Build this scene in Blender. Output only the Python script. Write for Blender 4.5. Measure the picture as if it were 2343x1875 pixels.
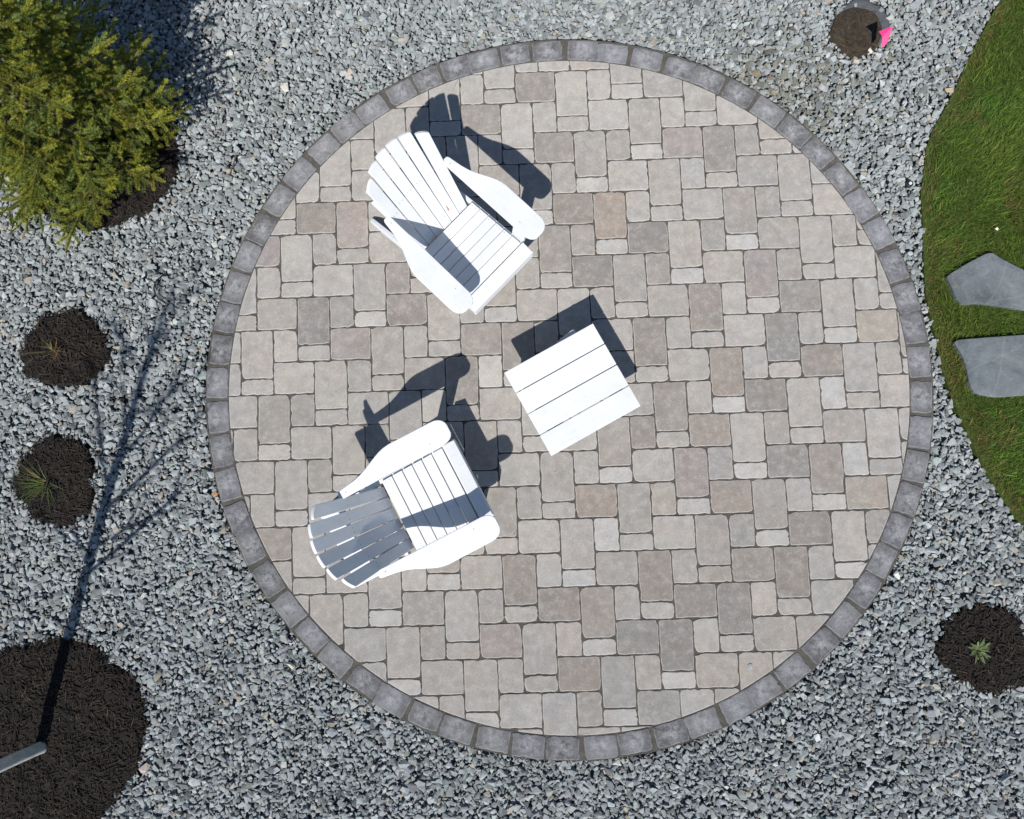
import bpy, bmesh, math, random
import numpy as np
from mathutils import Vector, Matrix

# ------------------------------------------------------------------ scene, camera, light
scene = bpy.context.scene
for o in list(bpy.data.objects):
    bpy.data.objects.remove(o)
COL = scene.collection
random.seed(7)
RNG = np.random.default_rng(7)

# camera solved from the paver lattice (world: X right, Y up the picture, Z up; origin = patio centre)
FPX, IW, IH = 1750.0, 2343.0, 1875.0
CAM = np.array([-0.005063444695923456 - 0.249, -2.6005692185730136 + 1.987, 4.592794332642069])
_w = np.array([-0.10040282111245442, 0.018621562075783197, -0.03187239759313841])
_th = np.linalg.norm(_w); _k = _w / _th
_K = np.array([[0, -_k[2], _k[1]], [_k[2], 0, -_k[0]], [-_k[1], _k[0], 0]])
R_CV = (np.eye(3) + math.sin(_th) * _K + (1 - math.cos(_th)) * _K @ _K) @ np.diag([1., -1., -1.])

def px(x, y, h=0.0):
    """photo pixel -> world XY on the plane z = h"""
    d = np.array([(x - IW / 2) / FPX, (y - IH / 2) / FPX, 1.0]) @ R_CV
    t = (h - CAM[2]) / d[2]
    p = CAM + t * d
    return float(p[0]), float(p[1])

cam_d = bpy.data.cameras.new('camera')
cam = bpy.data.objects.new('camera', cam_d); COL.objects.link(cam)
Rb = np.diag([1., -1., -1.]) @ R_CV
M = Matrix(Rb.T.tolist()).to_4x4(); M.translation = Vector(CAM.tolist())
cam.matrix_world = M
cam_d.sensor_width = 36.0; cam_d.sensor_fit = 'HORIZONTAL'
cam_d.lens = FPX / IW * 36.0
cam_d.clip_start = 0.05; cam_d.clip_end = 1000
scene.camera = cam

SUN = Vector((-0.122, -0.784, 1.0)).normalized()          # towards the sun
world = bpy.data.worlds.new('World'); scene.world = world; world.use_nodes = True
wn = world.node_tree
bg = wn.nodes['Background']; sky = wn.nodes.new('ShaderNodeTexSky')
sky.sky_type = 'NISHITA'; sky.sun_disc = False; sky.dust_density = 0.3; sky.ozone_density = 2.5
sky.sun_elevation = math.asin(SUN.z); sky.sun_rotation = math.atan2(SUN.x, SUN.y) % (2 * math.pi)
wn.links.new(sky.outputs[0], bg.inputs[0]); bg.inputs[1].default_value = 0.078
sd = bpy.data.lights.new('sun', 'SUN'); sd.energy = 4.6; sd.angle = math.radians(0.55); sd.color = (1.0, 0.965, 0.91)
so = bpy.data.objects.new('sun', sd); COL.objects.link(so)
so.rotation_euler = SUN.to_track_quat('Z', 'Y').to_euler(); so.location = (0, 0, 8)
scene.render.engine = 'CYCLES'
vs = scene.view_settings
vs.view_transform = 'Standard'; vs.look = 'None'; vs.gamma = 1.0; vs.exposure = 0.2; vs.use_curve_mapping = False
scene.render.resolution_x = 1024; scene.render.resolution_y = 819

# ------------------------------------------------------------------ helpers
def tag(o, label=None, cat=None, group=None, kind=None):
    if label: o['label'] = label
    if cat: o['category'] = cat
    if group: o['group'] = group
    if kind: o['kind'] = kind
    return o

def link(name, me, mat=None, parent=None):
    o = bpy.data.objects.new(name, me); COL.objects.link(o)
    if mat and me is not None: me.materials.append(mat)
    if parent: o.parent = parent
    return o

def empty(name, loc=(0, 0, 0), rz=0.0):
    o = bpy.data.objects.new(name, None); COL.objects.link(o)
    o.location = loc; o.rotation_euler = (0, 0, rz); o.empty_display_size = 0.1
    return o

def mesh_np(name, V, F, col=None, smooth=False):
    """V (n,3); F = list of index tuples or (m,k) array; col per face rgb"""
    me = bpy.data.meshes.new(name)
    V = np.asarray(V, dtype=np.float32)
    F = np.asarray(F, dtype=np.int32)
    m, k = F.shape
    me.vertices.add(len(V)); me.vertices.foreach_set('co', V.ravel())
    me.loops.add(m * k); me.loops.foreach_set('vertex_index', F.ravel())
    me.polygons.add(m); me.polygons.foreach_set('loop_start', np.arange(m, dtype=np.int32) * k)
    me.update(calc_edges=True)
    if col is not None:
        a = me.attributes.new('tint', 'FLOAT_COLOR', 'FACE')
        c = np.ones((m, 4), dtype=np.float32); c[:, :3] = col
        a.data.foreach_set('color', c.ravel())
    if not smooth:
        me.polygons.foreach_set('use_smooth', np.zeros(m, dtype=bool))
    me.validate()
    return me

def from_bm(name, bm, mat=None, parent=None, smooth=False):
    bmesh.ops.recalc_face_normals(bm, faces=bm.faces)
    me = bpy.data.meshes.new(name); bm.to_mesh(me); bm.free()
    if smooth:
        for p in me.polygons: p.use_smooth = True
    return link(name, me, mat, parent)

def prism(outline, z0, z1, bevel=0.0, seg=2):
    """extrude an XY outline between z0 and z1"""
    bm = bmesh.new()
    lo = [bm.verts.new((x, y, z0)) for x, y in outline]
    hi = [bm.verts.new((x, y, z1)) for x, y in outline]
    n = len(outline)
    bm.faces.new(lo[::-1]); bm.faces.new(hi)
    for i in range(n):
        bm.faces.new((lo[i], lo[(i + 1) % n], hi[(i + 1) % n], hi[i]))
    bmesh.ops.recalc_face_normals(bm, faces=bm.faces)
    if bevel:
        es = [e for e in bm.edges if len(e.link_faces) == 2 and e.calc_face_angle(0) > 0.6]
        bmesh.ops.bevel(bm, geom=es, offset=bevel, segments=seg, profile=0.5, affect='EDGES')
    return bm

def box(x0, x1, y0, y1, z0, z1, bevel=0.003):
    return prism([(x0, y0), (x1, y0), (x1, y1), (x0, y1)], z0, z1, bevel)

def tube(pts, rads, n=8):
    bm = bmesh.new(); rings = []
    P = [Vector(p) for p in pts]
    for i, p in enumerate(P):
        d = (P[min(i + 1, len(P) - 1)] - P[max(i - 1, 0)]).normalized()
        a = d.orthogonal().normalized(); b = d.cross(a)
        if i and rings:
            a = (ref - d * ref.dot(d)).normalized(); b = d.cross(a)
        ref = a
        rings.append([bm.verts.new(p + (a * math.cos(t) + b * math.sin(t)) * rads[i])
                      for t in [2 * math.pi * k / n for k in range(n)]])
    for A, B in zip(rings, rings[1:]):
        for k in range(n):
            bm.faces.new((A[k], A[(k + 1) % n], B[(k + 1) % n], B[k]))
    bm.faces.new(rings[0][::-1]); bm.faces.new(rings[-1])
    return bm

def vnoise(x, y, s, seed=0):
    """smooth value noise in numpy, 0..1"""
    x = np.asarray(x) * s; y = np.asarray(y) * s
    xi = np.floor(x).astype(np.int64); yi = np.floor(y).astype(np.int64)
    fx = x - xi; fy = y - yi; fx = fx * fx * (3 - 2 * fx); fy = fy * fy * (3 - 2 * fy)
    def h(a, b):
        n = (a * 374761393 + b * 668265263 + seed * 974711) & 0xffffffff
        n = ((n ^ (n >> 13)) * 1274126177) & 0xffffffff
        return ((n ^ (n >> 16)) & 0xffff) / 65535.0
    return (h(xi, yi) * (1 - fx) + h(xi + 1, yi) * fx) * (1 - fy) + (h(xi, yi + 1) * (1 - fx) + h(xi + 1, yi + 1) * fx) * fy

# ------------------------------------------------------------------ materials
class NT:
    def __init__(s, name):
        s.m = bpy.data.materials.new(name); s.m.use_nodes = True
        s.t = s.m.node_tree; s.b = s.t.nodes['Principled BSDF']; s.out = s.t.nodes['Material Output']
    def n(s, typ, **kw):
        nd = s.t.nodes.new(typ)
        for k, v in kw.items(): setattr(nd, k, v)
        return nd
    def l(s, a, b): s.t.links.new(a, b)
    def noise(s, vec, scale, detail=4, rough=0.55, dist=0.0):
        nd = s.n('ShaderNodeTexNoise'); nd.inputs['Scale'].default_value = scale
        nd.inputs['Detail'].default_value = detail; nd.inputs['Roughness'].default_value = rough
        nd.inputs['Distortion'].default_value = dist
        if vec: s.l(vec, nd.inputs['Vector'])
        return nd.outputs[0]
    def ramp(s, fac, stops):
        nd = s.n('ShaderNodeValToRGB'); s.l(fac, nd.inputs[0])
        e = nd.color_ramp.elements
        while len(e) < len(stops): e.new(0.5)
        for q, (p, c) in zip(e, stops):
            q.position = p; q.color = (*c, 1) if isinstance(c, tuple) else (c, c, c, 1)
        return nd.outputs[0]
    def mix(s, a, b, fac, mode='MIX'):
        nd = s.n('ShaderNodeMix', data_type='RGBA', blend_type=mode)
        for sock, v in ((nd.inputs[0], fac), (nd.inputs[6], a), (nd.inputs[7], b)):
            if hasattr(v, 'default_value') or hasattr(v, 'is_linked'): s.l(v, sock)
            elif isinstance(v, tuple): sock.default_value = (*v, 1)
            else: sock.default_value = v
        return nd.outputs[2]
    def math(s, op, a, b=None):
        nd = s.n('ShaderNodeMath', operation=op)
        for i, v in enumerate((a, b)):
            if v is None: continue
            if hasattr(v, 'is_linked'): s.l(v, nd.inputs[i])
            else: nd.inputs[i].default_value = v
        return nd.outputs[0]
    def bump(s, h, strength, dist):
        nd = s.n('ShaderNodeBump'); nd.inputs['Strength'].default_value = strength
        nd.inputs['Distance'].default_value = dist; s.l(h, nd.inputs['Height'])
        s.l(nd.outputs[0], s.b.inputs['Normal'])
    def coord(s, rnd=True):
        """object coordinates, shifted by a random amount for each object"""
        tc = s.n('ShaderNodeTexCoord')
        if not rnd: return tc.outputs['Object'], tc.outputs['Object']
        oi = s.n('ShaderNodeObjectInfo')
        mm = s.n('ShaderNodeVectorMath', operation='MULTIPLY_ADD')
        cb = s.n('ShaderNodeCombineXYZ')
        s.l(s.math('MULTIPLY', oi.outputs['Random'], 37.0), cb.inputs[0])
        s.l(s.math('MULTIPLY', oi.outputs['Random'], 91.0), cb.inputs[1])
        s.l(s.math('MULTIPLY', oi.outputs['Random'], 53.0), cb.inputs[2])
        ad = s.n('ShaderNodeVectorMath', operation='ADD')
        s.l(tc.outputs['Object'], ad.inputs[0]); s.l(cb.outputs[0], ad.inputs[1])
        return ad.outputs[0], tc.outputs['Object']
    def done(s, color=None, rough=0.8, spec=0.3):
        if color is not None:
            if isinstance(color, tuple): s.b.inputs['Base Color'].default_value = (*color, 1)
            else: s.l(color, s.b.inputs['Base Color'])
        s.b.inputs['Roughness'].default_value = rough
        s.b.inputs['Specular IOR Level'].default_value = spec
        if 'Diffuse Roughness' in s.b.inputs: s.b.inputs['Diffuse Roughness'].default_value = 0.5 if rough > .8 else 0.2
        return s.m

def mat_paver():
    t = NT('concrete_paver'); v, ob = t.coord()
    oi = t.n('ShaderNodeObjectInfo')
    big = t.ramp(t.noise(v, 13.0, 5, 0.65), [(0.25, 0.82), (0.5, 1.0), (0.75, 1.13)])
    c = t.mix(oi.outputs['Color'], big, 1.0, 'MULTIPLY')
    clo = t.ramp(t.noise(v, 26.0, 5, 0.7, 0.4), [(0.50, 0.0), (0.75, 0.40)])
    c = t.mix(c, (0.50, 0.485, 0.465), clo)
    at = t.n('ShaderNodeAttribute', attribute_name='wear')
    c = t.mix(c, (0.50, 0.48, 0.45), t.math('MULTIPLY', at.outputs['Fac'], t.ramp(t.noise(v, 45.0, 3), [(0.3, 0.15), (0.65, 0.75)])))
    warm = t.ramp(t.noise(v, 5.0, 2, 0.5), [(0.42, 0.0), (0.7, 0.30)])
    c = t.mix(c, t.mix(c, (1.10, 0.97, 0.88), 1.0, 'MULTIPLY'), warm)
    # fine scratches and pale scuffs
    scr = t.ramp(t.noise(v, 60.0, 2, 0.5, 3.5), [(0.487, 0.0), (0.5, 1.0), (0.513, 0.0)])
    msk = t.ramp(t.noise(v, 14.0, 2), [(0.42, 0.0), (0.62, 0.55)])
    c = t.mix(c, (0.62, 0.59, 0.55), t.math('MULTIPLY', scr, msk))
    spk = t.ramp(t.noise(v, 150.0, 6, 0.8), [(0.25, 0.66), (0.5, 1.0), (0.75, 1.26)])
    c = t.mix(c, spk, 1.0, 'MULTIPLY')
    pit = t.ramp(t.noise(v, 95.0, 3, 0.6), [(0.26, 0.45), (0.34, 1.0)])
    c = t.mix(c, pit, 1.0, 'MULTIPLY')
    t.bump(t.noise(v, 90.0, 5, 0.7), 0.35, 0.004)
    return t.done(c, 0.9, 0.2)

def mat_edging():
    t = NT('dark_edging_concrete'); v, ob = t.coord()
    oi = t.n('ShaderNodeObjectInfo')
    big = t.ramp(t.noise(v, 10.0, 4, 0.6), [(0.25, 0.70), (0.5, 1.0), (0.78, 1.35)])
    c = t.mix(oi.outputs['Color'], big, 1.0, 'MULTIPLY')
    ln = t.n('ShaderNodeVectorMath', operation='LENGTH'); t.l(ob, ln.inputs[0])
    cen = t.ramp(ln.outputs['Value'], [(0.02, 1.0), (0.10, 0.05)])
    blo = t.ramp(t.noise(v, 26.0, 6, 0.75), [(0.38, 0.0), (0.62, 1.0)])
    c = t.mix(c, (0.34, 0.34, 0.355), t.math('MULTIPLY', cen, blo))
    at = t.n('ShaderNodeAttribute', attribute_name='wear')
    c = t.mix(c, (0.27, 0.27, 0.27), t.math('MULTIPLY', at.outputs['Fac'], t.ramp(t.noise(v, 40.0, 3), [(0.35, 0.0), (0.65, 0.7)])))
    scr = t.ramp(t.noise(v, 55.0, 2, 0.5, 3.0), [(0.485, 0.0), (0.5, 0.45), (0.515, 0.0)])
    c = t.mix(c, (0.38, 0.38, 0.39), t.math('MULTIPLY', scr, blo))
    spk = t.ramp(t.noise(v, 240.0, 2, 0.7), [(0.25, 0.72), (0.5, 1.0), (0.78, 1.30)])
    c = t.mix(c, spk, 1.0, 'MULTIPLY')
    t.bump(t.noise(v, 70.0, 5, 0.7), 0.45, 0.005)
    return t.done(c, 0.92, 0.2)

def mat_tint(name, amt=0.25, scale=60.0, rough=0.85, spec=0.25, bumpv=0.0, trans=0.0):
    """colour from the per-face tint, a little grain on top"""
    t = NT(name); tc = t.n('ShaderNodeTexCoord')
    at = t.n('ShaderNodeAttribute', attribute_name='tint')
    g = t.ramp(t.noise(tc.outputs['Object'], scale, 3, 0.6), [(0.25, 1 - amt), (0.75, 1 + amt)])
    c = t.mix(at.outputs['Color'], g, 1.0, 'MULTIPLY')
    if bumpv: t.bump(t.noise(tc.outputs['Object'], scale * 2, 4, 0.65), bumpv, 0.004)
    m = t.done(c, rough, spec)
    if trans:
        tr = t.n('ShaderNodeBsdfTranslucent'); t.l(c, tr.inputs[0])
        mx = t.n('ShaderNodeMixShader'); mx.inputs[0].default_value = trans
        t.l(t.b.outputs[0], mx.inputs[1]); t.l(tr.outputs[0], mx.inputs[2]); t.l(mx.outputs[0], t.out.inputs[0])
    return m

def mat_paint(name, stretch):
    """white paint over planed wood; faint grain runs along the board"""
    t = NT(name); v, ob = t.coord(); oi = t.n('ShaderNodeObjectInfo')
    mp = t.n('ShaderNodeMapping'); mp.inputs['Scale'].default_value = stretch; t.l(v, mp.inputs['Vector'])
    gr = t.noise(mp.outputs[0], 1.0, 5, 0.65, 0.4)
    g = t.ramp(t.noise(v, 7.0, 3), [(0.3, (0.675, 0.69, 0.71)), (0.7, (0.735, 0.75, 0.765))])
    g = t.mix(g, t.ramp(gr, [(0.3, 0.965), (0.6, 1.015)]), 1.0, 'MULTIPLY')
    g = t.mix(g, t.ramp(oi.outputs['Random'], [(0.0, 0.94), (1.0, 1.03)]), 1.0, 'MULTIPLY')
    dirt = t.ramp(t.noise(v, 20.0, 5, 0.7), [(0.54, 0.0), (0.76, 0.30)])
    c = t.mix(g, (0.50, 0.48, 0.44), dirt)
    fleck = t.ramp(t.noise(v, 170.0, 1, 0.5), [(0.785, 0.0), (0.80, 0.8)])
    c = t.mix(c, (0.25, 0.2, 0.16), fleck)
    t.bump(gr, 0.25, 0.004)
    return t.done(c, 0.55, 0.35)

def mat_plain(name, col, rough=0.8, spec=0.3, var=0.2, scale=20.0, b=0.0):
    t = NT(name); v, ob = t.coord()
    g = t.ramp(t.noise(v, scale, 4, 0.6), [(0.25, tuple(k * (1 - var) for k in col)), (0.75, tuple(k * (1 + var) for k in col))])
    if b: t.bump(t.noise(v, scale * 3, 4, 0.65), b, 0.004)
    return t.done(g, rough, spec)

def mat_slate():
    t = NT('slate_flagstone'); v, ob = t.coord()
    c = t.ramp(t.noise(v, 6.0, 5, 0.65, 0.6), [(0.28, (0.085, 0.100, 0.110)), (0.5, (0.14, 0.162, 0.176)), (0.75, (0.20, 0.222, 0.230))])
    for rot, sc, amt in ((0.35, 1.0, .16), (1.30, 0.7, .12)):
        mp = t.n('ShaderNodeMapping'); mp.inputs['Rotation'].default_value = (0, 0, rot); t.l(v, mp.inputs['Vector'])
        wv = t.n('ShaderNodeTexWave'); wv.inputs['Scale'].default_value = sc; wv.inputs['Distortion'].default_value = 2.2
        wv.inputs['Detail'].default_value = 3.0; wv.inputs['Detail Scale'].default_value = 2.0; t.l(mp.outputs[0], wv.inputs['Vector'])
        vein = t.ramp(wv.outputs['Fac'], [(0.0, 0.0), (0.9985, 0.0), (0.9999, amt)])
        c = t.mix(c, (0.36, 0.38, 0.38), vein)
    sp = t.ramp(t.noise(v, 30.0, 6, 0.75), [(0.52, 0.0), (0.72, 0.42)])
    c = t.mix(c, (0.30, 0.28, 0.23), sp)
    t.bump(t.noise(v, 14.0, 8, 0.75), 0.8, 0.012)
    return t.done(c, 0.75, 0.3)

def mat_ground():
    t = NT('ground_soil'); tc = t.n('ShaderNodeTexCoord')
    vo = t.n('ShaderNodeTexVoronoi'); vo.inputs['Scale'].default_value = 32.0; t.l(tc.outputs['Object'], vo.inputs['Vector'])
    sp = t.n('ShaderNodeSeparateColor'); t.l(vo.outputs['Color'], sp.inputs[0])
    c = t.ramp(sp.outputs[0], [(0.0, (0.10, 0.11, 0.115)), (0.6, (0.22, 0.24, 0.245)), (1.0, (0.34, 0.36, 0.35))])
    t.bump(vo.outputs['Distance'], 0.8, 0.03)
    return t.done(c, 0.9, 0.2)

def mat_bed():
    t = NT('joint_sand'); tc = t.n('ShaderNodeTexCoord')
    c = t.ramp(t.noise(tc.outputs['Object'], 14.0, 6, 0.75), [(0.3, (0.060, 0.056, 0.050)), (0.7, (0.140, 0.131, 0.116))])
    g = t.ramp(t.noise(tc.outputs['Object'], 300.0, 2, 0.6), [(0.25, 0.6), (0.75, 1.35)])
    c = t.mix(c, g, 1.0, 'MULTIPLY')
    t.bump(t.noise(tc.outputs['Object'], 200.0, 3, 0.6), 0.6, 0.004)
    return t.done(c, 0.95, 0.1)

def mat_bark():
    t = NT('grey_bark'); v, ob = t.coord()
    c = t.ramp(t.noise(v, 30.0, 5, 0.65), [(0.3, (0.34, 0.34, 0.32)), (0.7, (0.54, 0.54, 0.51))])
    k = t.ramp(t.noise(v, 60.0, 1, 0.4), [(0.73, 0.0), (0.77, 0.8)])
    c = t.mix(c, (0.05, 0.045, 0.04), k)
    t.bump(t.noise(v, 80.0, 4), 0.3, 0.003)
    return t.done(c, 0.8, 0.2)

MP = mat_paver(); ME = mat_edging(); MW = mat_paint('white_painted_board', (4, 110, 110)); MWY = mat_paint('white_painted_slat', (110, 4, 4)); MSL = mat_slate(); MBED = mat_bed(); MBARK = mat_bark()
MGRAV = mat_tint('crushed_stone', 0.22, 55.0, 0.85, 0.25, 0.25)
MMUL = mat_tint('bark_mulch', 0.3, 120.0, 0.85, 0.2)
MGRASS = mat_tint('grass_blades', 0.12, 30.0, 0.6, 0.25, 0.0, 0.3)
MNEED = mat_tint('spruce_needles', 0.12, 30.0, 0.6, 0.25, 0.0, 0.3)
MSTEM = mat_plain('brown_bark', (0.10, 0.075, 0.05), 0.9, 0.1, 0.3, 60, 0.4)
MSCREW = mat_plain('dark_screw', (0.22, 0.22, 0.23), 0.6, 0.4, 0.1)
MCHIP = mat_plain('bare_wood', (0.42, 0.27, 0.20), 0.85, 0.1, 0.3, 60)
MPINK = mat_plain('pink_vinyl', (0.90, 0.035, 0.20), 0.45, 0.4, 0.05)
MWIRE = mat_plain('steel_wire', (0.25, 0.25, 0.26), 0.4, 0.5, 0.1)
MBLACK = mat_plain('black_plastic', (0.02, 0.02, 0.022), 0.5, 0.4, 0.2)
MPALE = mat_plain('pale_plastic', (0.6, 0.63, 0.68), 0.3, 0.5, 0.05)
MFAB = mat_plain('landscape_fabric', (0.085, 0.09, 0.10), 0.8, 0.3, 0.2, 40)
MSOIL = mat_plain('dark_soil', (0.035, 0.028, 0.02), 0.95, 0.1, 0.35, 45, 0.6)
MLAWN = mat_plain('lawn_thatch', (0.050, 0.072, 0.017), 0.95, 0.1, 0.4, 40, 0.5)

# ------------------------------------------------------------------ ground and beds
RO, RI = 2.201, 2.056           # edging outer / inner radius
bm = bmesh.new()
g = [bm.verts.new((x, y, -0.075)) for x, y in ((-150, -150), (150, -150), (150, 150), (-150, 150))]
bm.faces.new(g)
tag(from_bm('ground', bm, mat_ground()), 'dark stony ground under the gravel and planting beds', 'ground', kind='structure')

def blob(cx, cy, rx, ry, seed, n=72, amp=0.05):
    r = random.Random(seed); ph = [r.uniform(0, 6.28) for _ in range(6)]
    out = []
    for i in range(n):
        a = 2 * math.pi * i / n
        f = 1 + amp * (math.sin(2 * a + ph[0]) * .5 + math.sin(3 * a + ph[1]) * .6 + math.sin(5 * a + ph[2]) * .45
                       + math.sin(8 * a + ph[3]) * .4 + math.sin(13 * a + ph[4]) * .35)
        out.append((cx + rx * f * math.cos(a), cy + ry * f * math.sin(a)))
    return out

def inpoly(x, y, poly):
    x = np.asarray(x); y = np.asarray(y); res = np.zeros(x.shape, bool)
    P = np.array(poly); Q = np.roll(P, -1, 0)
    for (x0, y0), (x1, y1) in zip(P, Q):
        c = (y0 > y) != (y1 > y)
        if not c.any() and y0 == y1: continue
        with np.errstate(divide='ignore', invalid='ignore'):
            res ^= c & (x < (x1 - x0) * (y - y0) / (y1 - y0) + x0)
    return res

def bed_at(x, y, wpx, hpx, seed, amp=0.05):
    cx, cy = px(x, y); s = 1 / 366.0
    return (cx, cy, blob(cx, cy, wpx * s, hpx * s, seed, amp=amp))

BEDS = {
    'a': bed_at(143, 798, 97, 91, 3, 0.075),
    'b': bed_at(122, 1100, 91, 97, 5, 0.09),
    'big': bed_at(97, 1690, 212, 214, 8, 0.045),
    'r': bed_at(2262, 1487, 97, 92, 12, 0.08),
    'pot': bed_at(1965, 66, 60, 60, 15, 0.02),
    'spruce': bed_at(215, 345, 196, 190, 21, 0.03),
}
FAB = blob(*px(1978, 46), 0.185, 0.155, 33, amp=0.07)

# lawn edge traced along its border with the gravel
LE = [(2330, -90), (2293, 0), (2274, 30), (2244, 88), (2221, 130), (2198, 183), (2168, 243), (2140, 290), (2124, 336), (2117, 400), (2111, 437),
      (2115, 495), (2117, 582), (2122, 669), (2134, 727), (2148, 785), (2163, 851), (2189, 924), (2224, 1005), (2259, 1075),
      (2296, 1135), (2340, 1202), (2420, 1300), (2560, 1440)]
le = [px(*p) for p in LE]
LAWN = le + [(5.2, le[-1][1]), (5.2, le[0][1] + 0.2)]

# ------------------------------------------------------------------ patio: bed, pavers, edging
patio_bm = prism([(2.199 * math.cos(2 * math.pi * i / 128), 2.199 * math.sin(2 * math.pi * i / 128)) for i in range(128)], -0.10, -0.0060)
patio = from_bm('patio', patio_bm, MBED)
tag(patio, 'round paved patio of pale grey tumbled pavers with dark edging', 'patio', kind='structure')

PAL = {'l': (.352, .338, .319), 'w': (.405, .397, .383), 'm': (.312, .298, .281), 'g': (.298, .287, .274), 't': (.268, .248, .230),
       'p': (.300, .272, .260), 'd': (.246, .232, .219), 'b': (.276, .246, .219), 'n': (.336, .309, .276)}
SH = {('A', 0, 0): 't', ('A', 0, 1): 'm', ('A', 1, -1): 't', ('C', 1, -1): 'l', ('A', 2, -1): 't', ('B', 2, -1): 'g', ('C', 2, -1): 'm',
      ('A', 2, 0): 'p', ('A', 3, -2): 'm', ('B', 3, -2): 'm', ('C', 3, -2): 'm', ('A', 4, -2): 't', ('B', 4, -2): 'b', ('C', 4, -2): 'l',
      ('A', 5, -2): 'd', ('C', 5, -2): 'g', ('B', 2, 0): 'd', ('A', 3, 0): 'g', ('B', 4, -1): 'm', ('C', 4, -1): 'g', ('A', 6, -3): 'd',
      ('B', 5, -3): 't', ('C', 5, -3): 'm', ('D', 5, -2): 'w', ('C', 6, -3): 'g', ('B', 7, -3): 't', ('A', 8, -5): 't', ('B', 8, -5): 't',
      ('B', 8, -4): 't', ('C', 9, -6): 'w', ('B', 9, -6): 't', ('B', 10, -5): 't', ('B', 6, -2): 'p', ('C', 6, -2): 'g', ('A', 7, -2): 'd',
      ('A', 8, -2): 'n', ('B', 8, -3): 'd', ('A', 9, -3): 't', ('B', 9, -4): 'b', ('D', 9, -4): 'w', ('A', 10, -4): 'd', ('C', 10, -4): 'w',
      ('A', 11, -5): 'b', ('C', 11, -5): 'g', ('A', 11, -4): 'm', ('A', 12, -5): 'd', ('B', 12, -5): 't', ('C', 12, -5): 'w', ('B', 12, -6): 'p',
      ('C', 12, -6): 'g', ('A', 13, -6): 'b', ('B', 13, -6): 'g', ('D', 12, -5): 'w', ('A', 14, -6): 't', ('C', 14, -6): 'm', ('D', 13, -6): 'w',
      ('D', 12, -6): 'w', ('B', 14, -7): 'm', ('C', 14, -7): 'm', ('A', 15, -7): 't', ('B', 15, -7): 't', ('A', 16, -8): 't', ('B', 16, -8): 'd',
      ('D', 14, -7): 'n', ('B', 11, -6): 'g', ('C', 11, -6): 't', ('A', 13, -7): 'b', ('B', 13, -7): 'm', ('C', 13, -7): 'n', ('C', 14, -8): 'w',
      ('A', 15, -8): 'm', ('B', 15, -8): 't', ('B', 15, -9): 't', ('A', 16, -9): 't', ('B', 16, -9): 't', ('C', 13, -8): 'g', ('B', 13, -8): 'm',
      ('B', 12, -7): 'm', ('A', 17, -9): 'd', ('B', 17, -9): 'd', ('D', 16, -9): 'w', ('A', 17, -10): 'p', ('A', 18, -10): 't', ('B', 18, -10): 'm',
      ('A', 18, -9): 'n', ('B', 18, -9): 'n', ('A', 17, -8): 'm', ('A', 5, -5): 'p', ('C', 5, -5): 'm', ('A', 4, -4): 't', ('B', 4, -4): 'p',
      ('B', 6, -5): 'm', ('C', 6, -5): 't', ('B', 7, -6): 'd', ('C', 7, -6): 'm', ('A', 7, -5): 't', ('A', 8, -6): 'p', ('B', 10, -8): 'm',
      ('C', 10, -8): 'g', ('C', 12, -9): 'g', ('A', 14, -10): 't', ('A', 13, -5): 'n', ('B', 3, -3): 't', ('C', 3, -3): 'm', ('A', 14, -8): 'l'}
NAMES = {'A': 'wide_paver', 'B': 'large_paver', 'C': 'small_paver', 'D': 'narrow_paver'}

def clip_circle(poly, R):
    out = []
    n = len(poly)
    for i in range(n):
        a = poly[i]; b = poly[(i + 1) % n]
        ra = math.hypot(*a); rb = math.hypot(*b)
        def cross(a, b):
            lo, hi = 0.0, 1.0
            ina = math.hypot(*a) <= R
            for _ in range(30):
                m = (lo + hi) / 2
                p = (a[0] + (b[0] - a[0]) * m, a[1] + (b[1] - a[1]) * m)
                if (math.hypot(*p) <= R) == ina: lo = m
                else: hi = m
            return p
        if ra <= R:
            out.append(a)
            if rb > R: out.append(('X', cross(a, b)))
        elif rb <= R:
            out.append(('X', cross(a, b)))
    # fill the arc between the two crossing points
    res = []
    n = len(out)
    for i, q in enumerate(out):
        if q[0] == 'X':
            res.append(q[1])
            nx = out[(i + 1) % n]
            if nx[0] == 'X' and i % 1 == 0:
                a0 = math.atan2(q[1][1], q[1][0]); a1 = math.atan2(nx[1][1], nx[1][0])
                d = (a1 - a0 + math.pi) % (2 * math.pi) - math.pi
                m = (math.hypot(q[1][0] - nx[1][0], q[1][1] - nx[1][1]))
                # only where the straight piece between them is the cut (both came from outside)
                if d != 0:
                    k = max(1, int(abs(d) * R / 0.03))
                    for s in range(1, k):
                        t = a0 + d * s / k
                        res.append((R * math.cos(t), R * math.sin(t)))
        else:
            res.append(q)
    return res

def area(p):
    return 0.5 * abs(sum(p[i][0] * p[(i + 1) % len(p)][1] - p[(i + 1) % len(p)][0] * p[i][1] for i in range(len(p))))

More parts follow.
